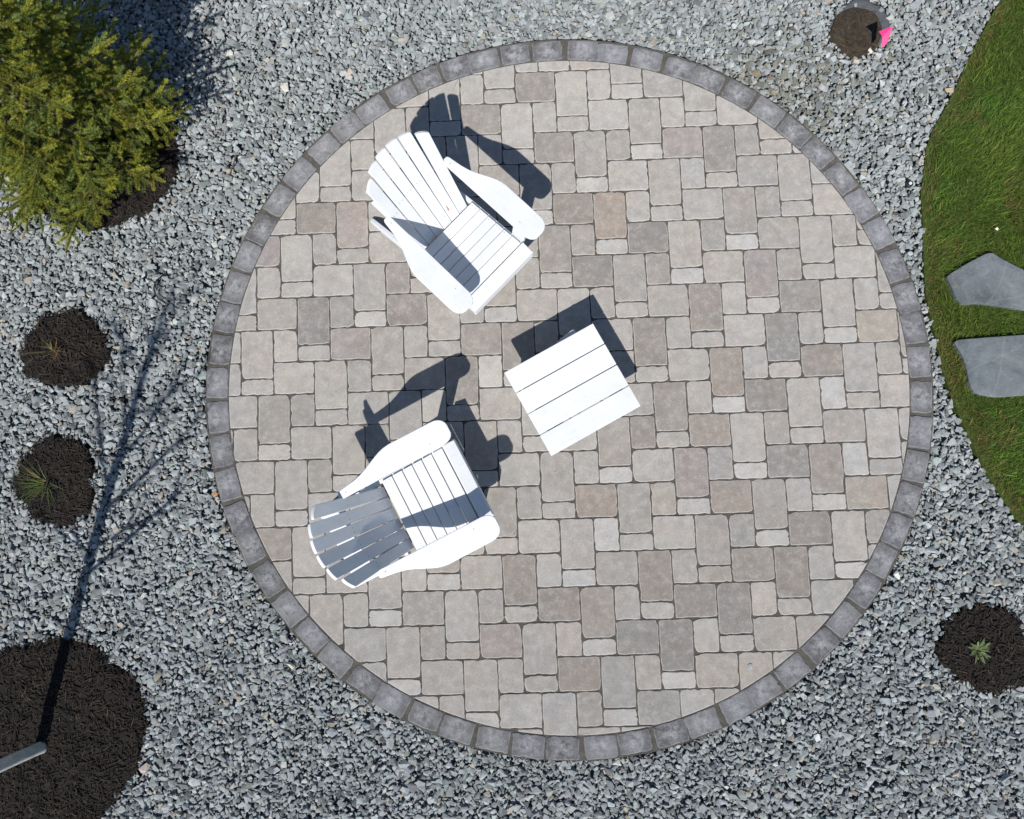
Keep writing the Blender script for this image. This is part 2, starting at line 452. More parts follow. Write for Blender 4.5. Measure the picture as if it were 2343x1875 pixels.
def slab(name, outline, zt, mat, parent, tilt=0.0, depth=0.045, ch=0.004):
    """a tumbled stone: eased top edge, sides going down into the bed; origin at its middle"""
    cx = sum(p[0] for p in outline) / len(outline); cy = sum(p[1] for p in outline) / len(outline)
    O = [(p[0] - cx, p[1] - cy) for p in outline]
    if sum(O[i][0] * O[(i + 1) % len(O)][1] - O[(i + 1) % len(O)][0] * O[i][1] for i in range(len(O))) < 0: O = O[::-1]
    n = len(O)
    def inset(d):
        r = []
        for i in range(n):
            a = Vector(O[i - 1]); b = Vector(O[i]); c = Vector(O[(i + 1) % n])
            e1 = (b - a); e2 = (c - b)
            nn = Vector((0, 0))
            for e in (e1, e2):
                if e.length > 1e-6: nn += Vector((-e.y, e.x)).normalized()
            if nn.length < 1e-4: nn = -b
            r.append(b + nn.normalized() * d)
        return r
    tx, ty = random.uniform(-tilt, tilt), random.uniform(-tilt, tilt)
    rings = [([Vector(p) for p in O], -depth), ([Vector(p) for p in O], -ch), (inset(ch * .45), -ch * .3), (inset(ch * 1.2), 0.0)]
    V = []; F = []
    for R_, z in rings:
        for p in R_: V.append((p.x, p.y, z + (p.x * tx + p.y * ty if z > -depth else 0)))
    me = bpy.data.meshes.new(name)
    for k in range(len(rings) - 1):
        for i in range(n):
            j = (i + 1) % n
            F.append((k * n + i, k * n + j, (k + 1) * n + j, (k + 1) * n + i))
    V.append((0, 0, 0))
    for i in range(n): F.append((3 * n + i, 3 * n + (i + 1) % n, 4 * n))
    me.from_pydata(V, [], F); me.update()
    wa = me.attributes.new('wear', 'FLOAT', 'FACE')
    wa.data.foreach_set('value', [0.0] * n + [0.5] * n + [1.0] * n + [0.0] * n)
    for p in me.polygons: p.use_smooth = False
    o = link(name, me, mat, parent); o.location = (cx, cy, zt)
    return o

def rough_rect(x0, x1, y0, y1, gap, rr):
    """rectangle with uneven sides and worn corners, CCW"""
    x0 += gap; x1 -= gap; y0 += gap; y1 -= gap
    cs = [(x0, y0), (x1, y0), (x1, y1), (x0, y1)]
    pts = []
    for i in range(4):
        a = Vector(cs[i]); b = Vector(cs[(i + 1) % 4]); d = (b - a); L = d.length; d.normalize(); nn = Vector((-d.y, d.x))
        k0 = rr * random.choice((.4, .6, .8, .9, 1, 1.2, 1.5, 1.9)); k1 = rr * random.choice((.4, .6, .8, .9, 1, 1.2, 1.5, 1.9))
        m = 8 if L > .15 else 6
        for s in range(m):
            t = k0 + (L - k0 - k1) * s / (m - 1)
            j = random.uniform(-.0016, .0030)
            if random.random() < .06: j += random.uniform(.002, .005)
            pts.append(tuple(a + d * t + nn * j))
        mid = b - d * k1 * .28 + nn * k1 * .28
        pts.append((mid.x, mid.y))
    return pts

SKEW = -0.0099
def lat(x, y):
    """lattice -> world"""
    return (x + SKEW * y - 0.249, y * 0.99912 + 1.987)

RC = RI - 0.001
for r in range(-3, 24):
    for k in range(-18, 8):
        X = 0.45 * r + 0.8 * k; Y = -0.2 * r
        cx, cy = lat(X, Y)
        if math.hypot(cx, cy) > 3.0: continue
        for kind, (x0, x1, y1, y0) in {'A': (X, X + .25, Y, Y - .2), 'B': (X + .25, X + .45, Y, Y - .3),
                                       'C': (X + .45, X + .60, Y, Y - .2), 'D': (X + .25, X + .45, Y - .3, Y - .4)}.items():
            cor = [lat(a, b) for a, b in ((x0, y0), (x1, y0), (x1, y1), (x0, y1))]
            rad = [math.hypot(*c) for c in cor]
            if min(rad) > RC + .02 and math.hypot(*lat((x0 + x1) / 2, (y0 + y1) / 2)) > RC: continue
            out = [lat(*p) for p in rough_rect(x0, x1, y0, y1, 0.0027, 0.0195)]
            cut = max(math.hypot(*p) for p in out) > RC
            if cut: out = clip_circle(out, RC)
            if len(out) < 3 or area(out) < 0.0004: continue
            o = slab('cut_paver' if cut else NAMES[kind], out, random.uniform(-.0012, .0012), MP, patio, 0.006)
            code = SH.get((kind, r, k))
            if code is None:
                code = random.choice('lllllllm') if kind in 'AB' else random.choice('llllm') if kind == 'C' else random.choice('lllw')
            c = PAL[code]; f = random.uniform(.92, 1.06)
            wv = random.uniform(-.006, .006)
            o.color = (c[0] * f * 1.012 + wv, c[1] * f, c[2] * f * .99 - wv, 1)

EDGE = [-179.2, -173.6, -167.9, -162.4, -156.9, -151.3, -145.6, -140.0, -134.4, -128.8, -123.2, -117.5, -112.1, -106.5, -100.9, -95.4, -89.8, -84.3,
        -78.7, -73.1, -67.5, -62.0, -56.6, -51.2, -45.5, -40.0, -34.3, -28.8, -23.2, -17.9, -12.5, -6.9, -1.3, 4.2, 9.8, 15.2, 21.0, 26.4, 32.1, 37.7, 43.1, 48.8,
        54.5, 60.0, 65.75, 71.2, 76.8, 82.4, 88.1, 93.6, 98.9, 104.6, 109.9, 114.8, 119.9, 125.6, 131.1, 136.5, 142.2, 147.8, 153.4, 158.8, 164.5, 169.9, 175.3]
for i, a in enumerate(EDGE):
    b = EDGE[(i + 1) % len(EDGE)] + (360 if i == len(EDGE) - 1 else 0)
    th = math.radians((a + b) / 2); wdt = math.radians(b - a) * (RI + .012)
    r_in, r_out = RI - .0015 + random.uniform(0, .002), RO - random.uniform(.001, .012)
    loc = rough_rect(-wdt / 2, wdt / 2, r_in, r_out, 0.0038, 0.017)
    rot = th - math.pi / 2 + random.uniform(-.006, .006)
    c_, s_ = math.cos(rot), math.sin(rot)
    out = [(x * c_ - y * s_, x * s_ + y * c_) for x, y in loc]
    o = slab('edging_stone', out, random.uniform(-.001, .002), ME, patio, 0.02, 0.07, 0.006)
    o.rotation_euler = (0, 0, 0)
    f = random.uniform(.68, 1.28); q = random.uniform(-.008, .01)
    o.color = (.136 * f, .136 * f, (.142 + q * .6) * f, 1)

# ------------------------------------------------------------------ gravel
def stone_variants(n, rng):
    out = []
    for _ in range(n):
        bm = bmesh.new()
        m = rng.randint(9, 13)
        for _i in range(m):
            v = Vector((rng.gauss(0, 1), rng.gauss(0, 1), rng.gauss(0, 1))).normalized()
            v *= rng.uniform(.8, 1.05)
            # push toward a flat, blocky chip
            v = Vector((math.copysign(abs(v.x) ** .8, v.x), math.copysign(abs(v.y) ** .8, v.y), math.copysign(abs(v.z) ** .7, v.z)))
            bm.verts.new((v.x * .5, v.y * .5 * rng.uniform(.55, .95), v.z * .5 * rng.uniform(.32, .58)))
        bmesh.ops.convex_hull(bm, input=bm.verts)
        for v in [v for v in bm.verts if not v.link_faces]: bm.verts.remove(v)
        bmesh.ops.triangulate(bm, faces=bm.faces)
        bm.verts.index_update()
        out.append((np.array([v.co[:] for v in bm.verts]), np.array([[v.index for v in f.verts] for f in bm.faces])))
        bm.free()
    return out
VAR = stone_variants(36, random.Random(5))

def rotmats(yaw, tx, ty):
    cz, sz = np.cos(yaw), np.sin(yaw); cx, sx = np.cos(tx), np.sin(tx); cy, sy = np.cos(ty), np.sin(ty)
    n = len(yaw); Z = np.zeros((n, 3, 3)); Xm = np.zeros((n, 3, 3)); Ym = np.zeros((n, 3, 3))
    Z[:, 0, 0] = cz; Z[:, 0, 1] = -sz; Z[:, 1, 0] = sz; Z[:, 1, 1] = cz; Z[:, 2, 2] = 1
    Xm[:, 0, 0] = 1; Xm[:, 1, 1] = cx; Xm[:, 1, 2] = -sx; Xm[:, 2, 1] = sx; Xm[:, 2, 2] = cx
    Ym[:, 1, 1] = 1; Ym[:, 0, 0] = cy; Ym[:, 0, 2] = sy; Ym[:, 2, 0] = -sy; Ym[:, 2, 2] = cy
    return Xm @ Ym @ Z

def stone_color(n, x, y):
    u = RNG.random(n); f = RNG.normal(1, .19, n).clip(.45, 1.7)[:, None]
    base = np.array([.282, .305, .308]) * f
    gr = RNG.normal(0, .008, n)
    base[:, 1] += gr * .4; base[:, 0] += RNG.normal(0, .006, n); base[:, 2] += RNG.normal(0, .006, n)
    tan = u < .022; base[tan] = np.array([.35, .315, .26]) * RNG.uniform(.75, 1.2, (tan.sum(), 1))
    wh = (u > .035) & (u < .075); base[wh] = np.array([.41, .415, .40]) * RNG.uniform(.85, 1.15, (wh.sum(), 1))
    dk = (u > .9); base[dk] *= .6
    dx_, dy_ = px(1850, 190)
    dirt = RNG.random(n) < .85 * np.exp(-(((x - dx_) / .42) ** 2 + ((y - dy_) / .30) ** 2)) * (.4 + vnoise(x, y, 5, 9))
    base[dirt] = base[dirt] * np.array([.70, .66, .57])
    return base.clip(.04, .75)

XMIN, XMAX, YMIN, YMAX = -4.2, 4.3, -3.5, 3.7
def scatter(pitch, zc, zj, smin, smed, smax, tilt, keep=1.0, margin=0.0):
    nx = int((XMAX - XMIN) / pitch); ny = int((YMAX - YMIN) / pitch)
    gx, gy = np.meshgrid(np.arange(nx), np.arange(ny))
    x = XMIN + (gx.ravel() + RNG.random(nx * ny)) * pitch; y = YMIN + (gy.ravel() + RNG.random(nx * ny)) * pitch
    ok = RNG.random(nx * ny) < keep
    ok &= np.hypot(x, y) > RO + .006 + margin
    ok &= ~inpoly(x, y, LAWN)
    for nm, (bx, by, poly) in BEDS.items():
        if nm == 'spruce': poly = blob(bx, by, 190 / 366, 184 / 366, 21, amp=.03)
        ok &= ~inpoly(x, y, poly)
    ok &= ~inpoly(x, y, FAB) | (RNG.random(nx * ny) < .12)
    x, y = x[ok], y[ok]; n = len(x)
    s = np.exp(RNG.normal(math.log(smed), .36, n)).clip(smin, smax)
    z = zc + RNG.uniform(-zj, zj, n)
    return x, y, z, s, RNG.normal(0, tilt, n), RNG.normal(0, tilt, n), RNG.uniform(0, 6.283, n)

layers = [scatter(.0262, -.046, .005, .024, .036, .054, .28), scatter(.0275, -.034, .007, .016, .0365, .080, .34, .95, .006)]
VV, FF, CC = [], [], []; off = 0
for L in layers:
    x, y, z, s, tx, ty, yaw = L
    rm = rotmats(yaw, tx, ty); col = stone_color(len(x), x, y); var = RNG.integers(0, len(VAR), len(x))
    for vi, (bv, bf) in enumerate(VAR):
        idx = np.nonzero(var == vi)[0]
        if not len(idx): continue
        sc = s[idx][:, None, None]
        P = np.einsum('nij,kj->nki', rm[idx], bv) * sc
        P += np.stack([x[idx], y[idx], z[idx]], 1)[:, None, :]
        k = len(bv)
        F = bf[None] + (off + np.arange(len(idx)) * k)[:, None, None]
        VV.append(P.reshape(-1, 3)); FF.append(F.reshape(-1, 3)); CC.append(np.repeat(col[idx], len(bf), 0)); off += len(idx) * k
gm = mesh_np('gravel', np.concatenate(VV), np.concatenate(FF), np.concatenate(CC))
tag(link('gravel', gm, MGRAV), 'blue grey crushed stone gravel spread all round the patio', 'gravel', kind='stuff')

def single_stone(name, x, y, lpx, col, label, z, seed, flat=.5, group=None, yaw=None, asp=1.0):
    r = random.Random(seed); bv, bf = VAR[r.randrange(len(VAR))]
    a = r.uniform(0, 6.28) if yaw is None else yaw; s = lpx / 366.0
    ca, sa = math.cos(a), math.sin(a)
    V = []
    for p in bv:
        q = (p[0] * s, p[1] * s * asp, p[2] * s * flat)
        V.append((q[0] * ca - q[1] * sa, q[0] * sa + q[1] * ca, q[2]))
    zmin = min(v[2] for v in V)
    V = [(v[0], v[1], v[2] - zmin) for v in V]
    o = link(name, mesh_np(name, V, bf, np.tile(np.array(col), (len(bf), 1))), MGRAV)
    wx, wy = px(x, y); o.location = (wx, wy, z)
    tag(o, label, 'stone', group)

PST = 'loose stones that stand out from the gravel'
GZ = -.022
for args in [
    ('pebble', 650, 198, 30, (.52, .50, .45), 'pale oval stone on gravel between the spruce and the edging', 1, .6, math.radians(-30)),
    ('pebble', 522, 120, 22, (.55, .53, .47), 'cream stone lying just right of the spruce shadow', 2, .6, None),
    ('pebble', 798, 162, 28, (.47, .40, .34), 'pinkish beige stone above the upper left edging', 3, .6, .5),
    ('pebble', 2053, 1318, 23, (.68, .67, .63), 'bright white stone touching the right edging stones', 4, .7, None),
    ('pebble', 1871, 1691, 20, (.66, .67, .66), 'white stone in the gravel below the lower right edging', 5, .7, None),
    ('pebble', 2174, 204, 24, (.46, .37, .24), 'tan stone at the lawn border near the top', 6, .6, None),
    ('pebble', 2019, 188, 22, (.50, .51, .52), 'pale square chip below the pink flag', 7, .4, None),
    ('pebble', 664, 1525, 24, (.55, .53, .44), 'pale cream stone in gravel below the lower left edging', 8, .6, None),
    ('pebble', 489, 1131, 18, (.46, .26, .15), 'orange brick chip against the left edging', 9, .6, None),
    ('pebble', 328, 1758, 30, (.45, .38, .35), 'pinkish stone at the rim of the big mulch bed', 10, .6, .4),
    ('pebble', 2276, 526, 9, (.75, .75, .73), 'tiny white pebble on the lawn above the flagstones', 11, .6, None),
    ('pebble', 1994, 113, 16, (.6, .58, .52), 'small pale pebble at the foot of the planted pot soil', 13, .6, None),
]:
    nm, x_, y_, l_, c_, lab, sd_, fl, yw = args
    single_stone(nm, x_, y_, l_, c_, lab, GZ if 'lawn above' not in lab else .018, sd_, fl, PST, yw)
single_stone('pebble', 1716, 1525, 15, (.33, .36, .38), 'small grey stone chip lying alone on a tan paver', 0.0008, 14, .5, PST)

# ------------------------------------------------------------------ mulch beds
def shreds(poly, cx, cy, dens, zfun, lmed, rng, cols, wid=.0075):
    P = np.array(poly); x0, y0 = P.min(0); x1, y1 = P.max(0)
    n = int((x1 - x0) * (y1 - y0) * dens)
    x = rng.uniform(x0, x1, n); y = rng.uniform(y0, y1, n)
    rr = rng.uniform(.98, 1.03, n); ok = inpoly(cx + (x - cx) / rr, cy + (y - cy) / rr, poly); x, y = x[ok], y[ok]; n = len(x)
    L = np.exp(rng.normal(math.log(lmed), .45, n)).clip(.012, .09); w = rng.uniform(.4, 1.15, n) * wid; t = rng.uniform(.002, .004, n)
    bv = np.array([(-.5, -.30, 0), (-.42, .35, 0), (.1, .5, 0), (.5, .22, 0), (.45, -.3, 0), (0, -.5, 0)])
    bv = np.concatenate([bv + [0, 0, -.5], bv * [.96, .75, 1] + [0, 0, .5]])
    bf = [(6, 7, 8), (6, 8, 11), (8, 9, 10), (8, 10, 11)]
    for i in range(6):
        j = (i + 1) % 6; bf += [(i, j, j + 6), (i, j + 6, i + 6)]
    bf = np.array(bf)
    q = bv[None] * np.stack([L, w, t], 1)[:, None, :]
    q[:, :, 2] += (q[:, :, 0] ** 2) * rng.uniform(-3, 3, n)[:, None]
    rm = rotmats(rng.uniform(0, 6.28, n), rng.normal(0, .28, n), rng.normal(0, .22, n))
    q = np.einsum('nij,nkj->nki', rm, q)
    q += np.stack([x, y, zfun(x, y) + rng.uniform(-.002, .012, n)], 1)[:, None, :]
    F = bf[None] + (np.arange(n) * 12)[:, None, None]
    c = cols[rng.integers(0, len(cols), n)] * rng.uniform(.6, 1.4, (n, 1))
    return q.reshape(-1, 3), F.reshape(-1, 3), np.repeat(c, len(bf), 0)

MC = np.array([(.040, .031, .025), (.048, .037, .029), (.030, .025, .022), (.060, .046, .035), (.040, .032, .027), (.085, .062, .042)]) * np.array([.62, .64, .68])
def mound(poly, cx, cy, zfun, rings=8):
    V = [(cx, cy, float(zfun(np.array([cx]), np.array([cy]))[0]))]; F = []; n = len(poly)
    for k in range(1, rings + 1):
        for p in poly:
            x = cx + (p[0] - cx) * k / rings * 1.05; y = cy + (p[1] - cy) * k / rings * 1.05
            V.append((x, y, float(zfun(np.array([x]), np.array([y]))[0]) - (.05 if k == rings else 0)))
    for i in range(n): F.append((0, 1 + i, 1 + (i + 1) % n))
    for k in range(rings - 1):
        a = 1 + k * n; b = a + n
        for i in range(n):
            j = (i + 1) % n
            F += [(a + i, b + i, b + j), (a + i, b + j, a + j)]
    return np.array(V), np.array(F)

def mulch(key, label, dish, seed, dens=5200):
    cx, cy, poly = BEDS[key]
    R = max(math.hypot(p[0] - cx, p[1] - cy) for p in poly)
    rng = np.random.default_rng(seed)
    ox, oy = dish
    def zf(x, y):
        d = np.hypot(x - cx, y - cy) / R
        z = -.024 + .022 * (1 - d ** 2).clip(0) + .008 * (vnoise(x, y, 18, seed) - .5)
        dd = np.hypot(x - cx - ox, y - cy - oy)
        return z - .03 * np.exp(-(dd / .035) ** 2)
    V1, F1 = mound(poly, cx, cy, zf)
    V2, F2, C2 = shreds(poly, cx, cy, dens, zf, .034, rng, MC)
    C1 = np.tile(np.array([.016, .0135, .012]), (len(F1), 1))
    me = mesh_np('mulch_bed', np.concatenate([V1, V2]), np.concatenate([F1, F2 + len(V1)]), np.concatenate([C1, C2]))
    tag(link('mulch_bed', me, MMUL), label, 'mulch', 'mulch rings round the plants', 'stuff')
    return zf

Z_A = mulch('a', 'dark mulch ring holding the dry straw coloured grass tuft', (.0, .03), 1)
Z_B = mulch('b', 'dark mulch ring holding the green grass tuft', (.0, .03), 2)
Z_BIG = mulch('big', 'large dark mulch bed round the young tree trunk', (9, 9), 3)
Z_R = mulch('r', 'dark mulch ring with a small leafy plant at the right edge', (9, 9), 4)
Z_S = mulch('spruce', 'dark mulch ring under the spruce', (9, 9), 6)

# planted root ball with fabric round it
cx, cy, poly = BEDS['pot']
def zpot(x, y):
    d = np.hypot(x - cx, y - cy) / .165
    return -.012 + .006 * (vnoise(x, y, 30, 4) - .5) - .012 * d ** 4
V1, F1 = mound(poly, cx, cy, zpot, 10)
rng = np.random.default_rng(44)
V2, F2, C2 = shreds(poly, cx, cy, 900, zpot, .03, rng, np.array([(.10, .075, .035), (.13, .10, .05), (.05, .04, .025)]), .0025)
C1 = np.array([.040, .032, .023]) * (0.6 + .8 * vnoise(V1[F1[:, 0], 0], V1[F1[:, 0], 1], 60, 5))[:, None]
tag(link('planting_soil', mesh_np('planting_soil', np.concatenate([V1, V2]), np.concatenate([F1, F2 + len(V1)]), np.concatenate([C1, C2])), MMUL),
    'round patch of bare brown soil beside the pink flag', 'soil', kind='stuff')
fx = sum(p[0] for p in FAB) / len(FAB); fy = sum(p[1] for p in FAB) / len(FAB)
V, F = mound(FAB, fx, fy, lambda x, y: -.030 + .012 * (vnoise(x, y, 14, 8) - .5), 8)
V[-len(FAB):, 2] = -.045
fo = link('landscape_fabric', mesh_np('landscape_fabric', V, F, smooth=False), MFAB)
for p in fo.data.polygons: p.use_smooth = True
so_ = fo.modifiers.new('thickness', 'SOLIDIFY'); so_.thickness = .003; so_.offset = -1
tag(fo, 'grey landscape fabric showing round the bare soil patch', 'fabric')

# ------------------------------------------------------------------ lawn
n = len(LAWN)
bm = prism(LAWN, -0.10, -0.022)
tag(from_bm('lawn_soil', bm, MLAWN), 'thatchy soil under the lawn at the right edge', 'soil', kind='structure')
FS1 = [(2167, 633), (2178, 624), (2189, 617), (2222, 598), (2253, 582), (2262, 579), (2273, 579), (2291, 591), (2318, 605), (2343, 618), (2392, 640), (2420, 668), (2408, 712),
       (2340, 709), (2302, 703), (2270, 698), (2235, 694), (2215, 697), (2201, 696), (2189, 683), (2177, 655)]
FS2 = [(2185, 783), (2190, 779), (2198, 777), (2260, 772), (2343, 766), (2420, 762), (2452, 800), (2448, 870), (2400, 901), (2343, 905), (2290, 909), (2270, 908), (2253, 905), (2240, 902), (2230, 898), (2222, 886),
       (2218, 875), (2215, 858), (2212, 843), (2206, 825), (2201, 811), (2190, 795)]
FW = [[px(*p, .012) for p in fs] for fs in (FS1, FS2)]

def blades(n, x, y, z0, L, w, lean, az, col, seg=2, curl=.6):
    """n tapering grass blades, seg quads each ending in a point"""
    ts = np.linspace(0, 1, seg + 1)
    dx, dy = np.cos(az), np.sin(az); px_, py_ = -dy, dx
    V = []
    for t in ts:
        hor = L * (lean * t + curl * lean * t * t) / (1 + curl * .5); ver = L * np.sqrt(np.clip(1 - lean ** 2, .05, 1)) * (t - .35 * curl * lean * t * t)
        ww = w * (1 - t ** 1.5 * .92) * .5
        cx_ = x + dx * hor; cy_ = y + dy * hor
        V.append(np.stack([cx_ - px_ * ww, cy_ - py_ * ww, z0 + ver], 1)); V.append(np.stack([cx_ + px_ * ww, cy_ + py_ * ww, z0 + ver], 1))
    V = np.stack(V, 1); k = 2 * (seg + 1)
    q = []
    for s in range(seg): q += [(2 * s, 2 * s + 1, 2 * s + 3), (2 * s, 2 * s + 3, 2 * s + 2)]
    F = np.array(q)[None] + (np.arange(n) * k)[:, None, None]
    return V.reshape(-1, 3), F.reshape(-1, 3), np.repeat(col, len(q), 0)

rng = np.random.default_rng(11)
P = np.array(LAWN); n0 = 190000
x = rng.uniform(P[:, 0].min() - .01, 4.3, n0); y = rng.uniform(-2.2, 3.3, n0)
ok = inpoly(x, y, LAWN)
le_a = np.array(le)
def edge_dist(x, y):
    d = np.full(x.shape, 9.0)
    for (a, b) in zip(le_a[:-1], le_a[1:]):
        ab = b - a; t = (((x - a[0]) * ab[0] + (y - a[1]) * ab[1]) / (ab @ ab)).clip(0, 1)
        d = np.minimum(d, np.hypot(x - a[0] - t * ab[0], y - a[1] - t * ab[1]))
    return d
for fw in FW: ok &= ~inpoly(x, y, fw)
x, y = x[ok], y[ok]; d = edge_dist(x, y)
ok = ~((d < .03) & (rng.random(len(x)) < .5)); x, y, d = x[ok], y[ok], d[ok]; n = len(x)
L = rng.normal(.050, .015, n).clip(.018, .11); L[d < .06] *= .75
lean = rng.normal(.55, .2, n).clip(.05, .93)
az = 6.283 * vnoise(x, y, 2.6, 2) * 1.3 + rng.normal(0, 1.25, n)
col = np.array([.086, .168, .024]) * np.exp(rng.normal(0, .48, n))[:, None]
col[:, 0] *= 1 + .45 * vnoise(x, y, 3, 5)
yel = vnoise(x, y, 5.0, 14) * .6 + vnoise(x, y, 14, 15) * .4
dry = (rng.random(n) < ((yel - .55) * 2.6).clip(0, .55) + np.where(d < .09, .75 * (1 - d / .11), 0) + .02)
col[dry] = np.array([.185, .130, .048]) * np.exp(rng.normal(0, .4, (dry.sum(), 1)))
V, F, C = blades(n, x, y, np.full(n, -.024), L, rng.uniform(.0018, .0036, n), lean, az, col)
tag(link('lawn_grass', mesh_np('lawn_grass', V, F, C), MGRASS), 'mown green lawn with browned edge along the gravel', 'grass', kind='stuff')

def flagstone(poly, label):
    bm = prism(poly, -.03, .012, .004, 2)
    o = from_bm('flagstone', bm, MSL)
    c = sum((Vector((*p, 0)) for p in poly), Vector()) / len(poly)
    o.data.transform(Matrix.Translation(-c)); o.location = c
    tag(o, label, 'flagstone', 'slate stepping stones in the lawn')
flagstone(FW[0], 'pointed grey slate flagstone in the lawn, the upper of two')
flagstone(FW[1], 'squarish grey slate flagstone in the lawn, the lower of two')

# ------------------------------------------------------------------ garden chairs
SLOPE = .1766
def seat_z(y): return .345 + (y + .02) * SLOPE

def chair():
    root = empty('garden_chair')
    # arms
    A = [(.207, -.668), (.213, -.06), (.216, -.042), (.224, -.022), (.237, -.007), (.253, 0), (.298, 0), (.315, -.004), (.33, -.014), (.342, -.03), (.349, -.05),
         (.351, -.08), (.351, -.32), (.347, -.352), (.339, -.382), (.326, -.414), (.309, -.45), (.291, -.488), (.275, -.53), (.264, -.575), (.256, -.63), (.252, -.66), (.246, -.672), (.216, -.675)]
    for s in (1, -1):
        o = from_bm('arm', prism([(s * x, y) for x, y in (A if s > 0 else A[::-1])], .561, .583, .004, 2), MWY, root)
        for (sx, sy) in ((.25, -.125), (.23, -.63)):
            from_bm('screw', tube([(s * sx, sy, .5825), (s * sx, sy, .5836)], [.003, .003], 8), MSCREW, o)
    # seat slats, each lying on the sloping rails
    ys = [-.487, -.418, -.352, -.288, -.226, -.161, -.092]
    for a, b in zip(ys, ys[1:]):
        ym = (a + b) / 2
        bm = box(-.222, .222, -(b - a) / 2 + .0022, (b - a) / 2 - .0022, 0, .02, .003)
        o = from_bm('seat_slat', bm, MW, root)
        o.location = (0, ym, seat_z(ym)); o.rotation_euler = (math.atan(SLOPE), 0, 0)
        for s in (-1, 1):
            for q in (-.014, .014):
                from_bm('screw', tube([(s * .208, q, .0195), (s * .208, q, .0206)], [.0026, .0026], 6), MSCREW, o)
    o = from_bm('front_slat', box(-.234, .234, -.0375, .0365, 0, .02, .005), MW, root)
    o.location = (0, -.0558, .3342); o.rotation_euler = (math.radians(-12), 0, 0)
    from_bm('light_block_cleat', box(-.2135, .2135, -.118, -.05, .292, .318, .002), MW, root)  # hidden cleat added to stop sun leaking through the gap behind the front slat
    from_bm('apron', box(-.24, .24, -.034, -.014, .235, .328, .004), MW, root)
    # sloping side rails that end as the rear feet
    prof = [(-.036, .326), (-.06, .3375), (-.49, .2618), (-.56, .243), (-.70, .175), (-.90, .062), (-.945, .03), (-.95, .0), (-.84, 0), (-.62, .105), (-.40, .185), (-.12, .222), (-.04, .238)]
    for s in (-1, 1):
        bm = prism(prof, 0, .024, .003)
        M_ = Matrix(((0, 0, 1, 0), (1, 0, 0, 0), (0, 1, 0, 0), (0, 0, 0, 1)))
        bm.transform(M_)
        o = from_bm('rear_leg', bm, MW, root); o.location = (.214 if s > 0 else -.238, 0, 0)
        pf = [(-.072, .561), (-.158, .561), (-.215, 0), (-.128, 0)]
        bm = prism(pf, 0, .021, .003); bm.transform(M_)
        o = from_bm('front_leg', bm, MW, root); o.location = (.2385 if s > 0 else -.2595, 0, 0)
    # fan back
    tops = {.5: (-.827, .853, .004, 4), 1.5: (-.814, .841, .014, 9), 2.5: (-.774, .815, .036, 13)}
    for i in range(6):
        u = i - 2.5; sg = 1 if u > 0 else -1
        yt, zt, cutL, tw = tops[abs(u)]
        base = Vector((u * .0645, -.499, .245)); top = Vector((u * .0775, yt, zt)); d = (top - base).normalized()
        bm = bmesh.new(); rings = []
        N = 8; wbot, wtop = .0622, .0685
        cols_ = 7
        for k in range(N + 1):
            t = k / N; w = wbot + (wtop - wbot) * t
            ang = math.radians(tw) * (0.25 + .75 * t) * sg
            wv = Vector((math.cos(ang), math.sin(ang), 0)); wv = (wv - d * wv.dot(d)).normalized()
            nv = wv.cross(d).normalized()
            if nv.y < 0: nv = -nv
            row = []
            for back in (0, 1):
                for c in range(cols_):
                    f = c / (cols_ - 1) - .5
                    p = base + (top - base) * t + wv * (w * f) - nv * (.019 * back)
                    if k == N:
                        e = max(0, f * sg + .5)
                        p -= d * (cutL * e ** 1.6 + .003 * abs(2 * f) ** 3)
                    row.append(bm.verts.new(p))
            rings.append(row)
        for A_, B_ in zip(rings, rings[1:]):
            ring_idx = list(range(cols_)) + list(range(2 * cols_ - 1, cols_ - 1, -1))
            for q in range(len(ring_idx)):
                a_, b_ = ring_idx[q], ring_idx[(q + 1) % len(ring_idx)]
                bm.faces.new((A_[a_], A_[b_], B_[b_], B_[a_]))
        for R_ in (rings[0], rings[-1]):
            for c in range(cols_ - 1):
                bm.faces.new((R_[c], R_[c + 1], R_[cols_ + c + 1], R_[cols_ + c]))
        bmesh.ops.recalc_face_normals(bm, faces=bm.faces)
        es = [e for e in bm.edges if len(e.link_faces) == 2 and e.calc_face_angle(0) > .9]
        bmesh.ops.bevel(bm, geom=es, offset=.0028, segments=2, profile=.5, affect='EDGES')
        o = from_bm('back_slat', bm, MWY, root)
        for t in (.05, .50):
            for f in (-.012, .012):
                ang = math.radians(tw) * (0.25 + .75 * t) * sg
                wv = Vector((math.cos(ang), math.sin(ang), 0)); nv = wv.cross(d)
                if nv.y < 0: nv = -nv
                nv.normalize()
                p = base + (top - base) * (t + .06) + wv * f
                from_bm('screw', tube([p - nv * .001, p + nv * .0007], [.0026, .0026], 6), MSCREW, o)
    # braces behind the back
    fr = [(.222, -.668), (.15, -.682), (.07, -.692), (0, -.694), (-.07, -.692), (-.15, -.682), (-.222, -.668)]
    from_bm('back_brace', prism([(-.222, -.80), (.222, -.80)] + fr, .538, .5605, .003), MW, root)
    from_bm('lower_brace', box(-.2135, .2135, -.563, -.541, .165, .255, .003), MW, root)
    return root

def copy_tree(o, parent=None):
    c = o.copy(); COL.objects.link(c); c.parent = parent
    for ch in list(o.children): copy_tree(ch, c)
    return c

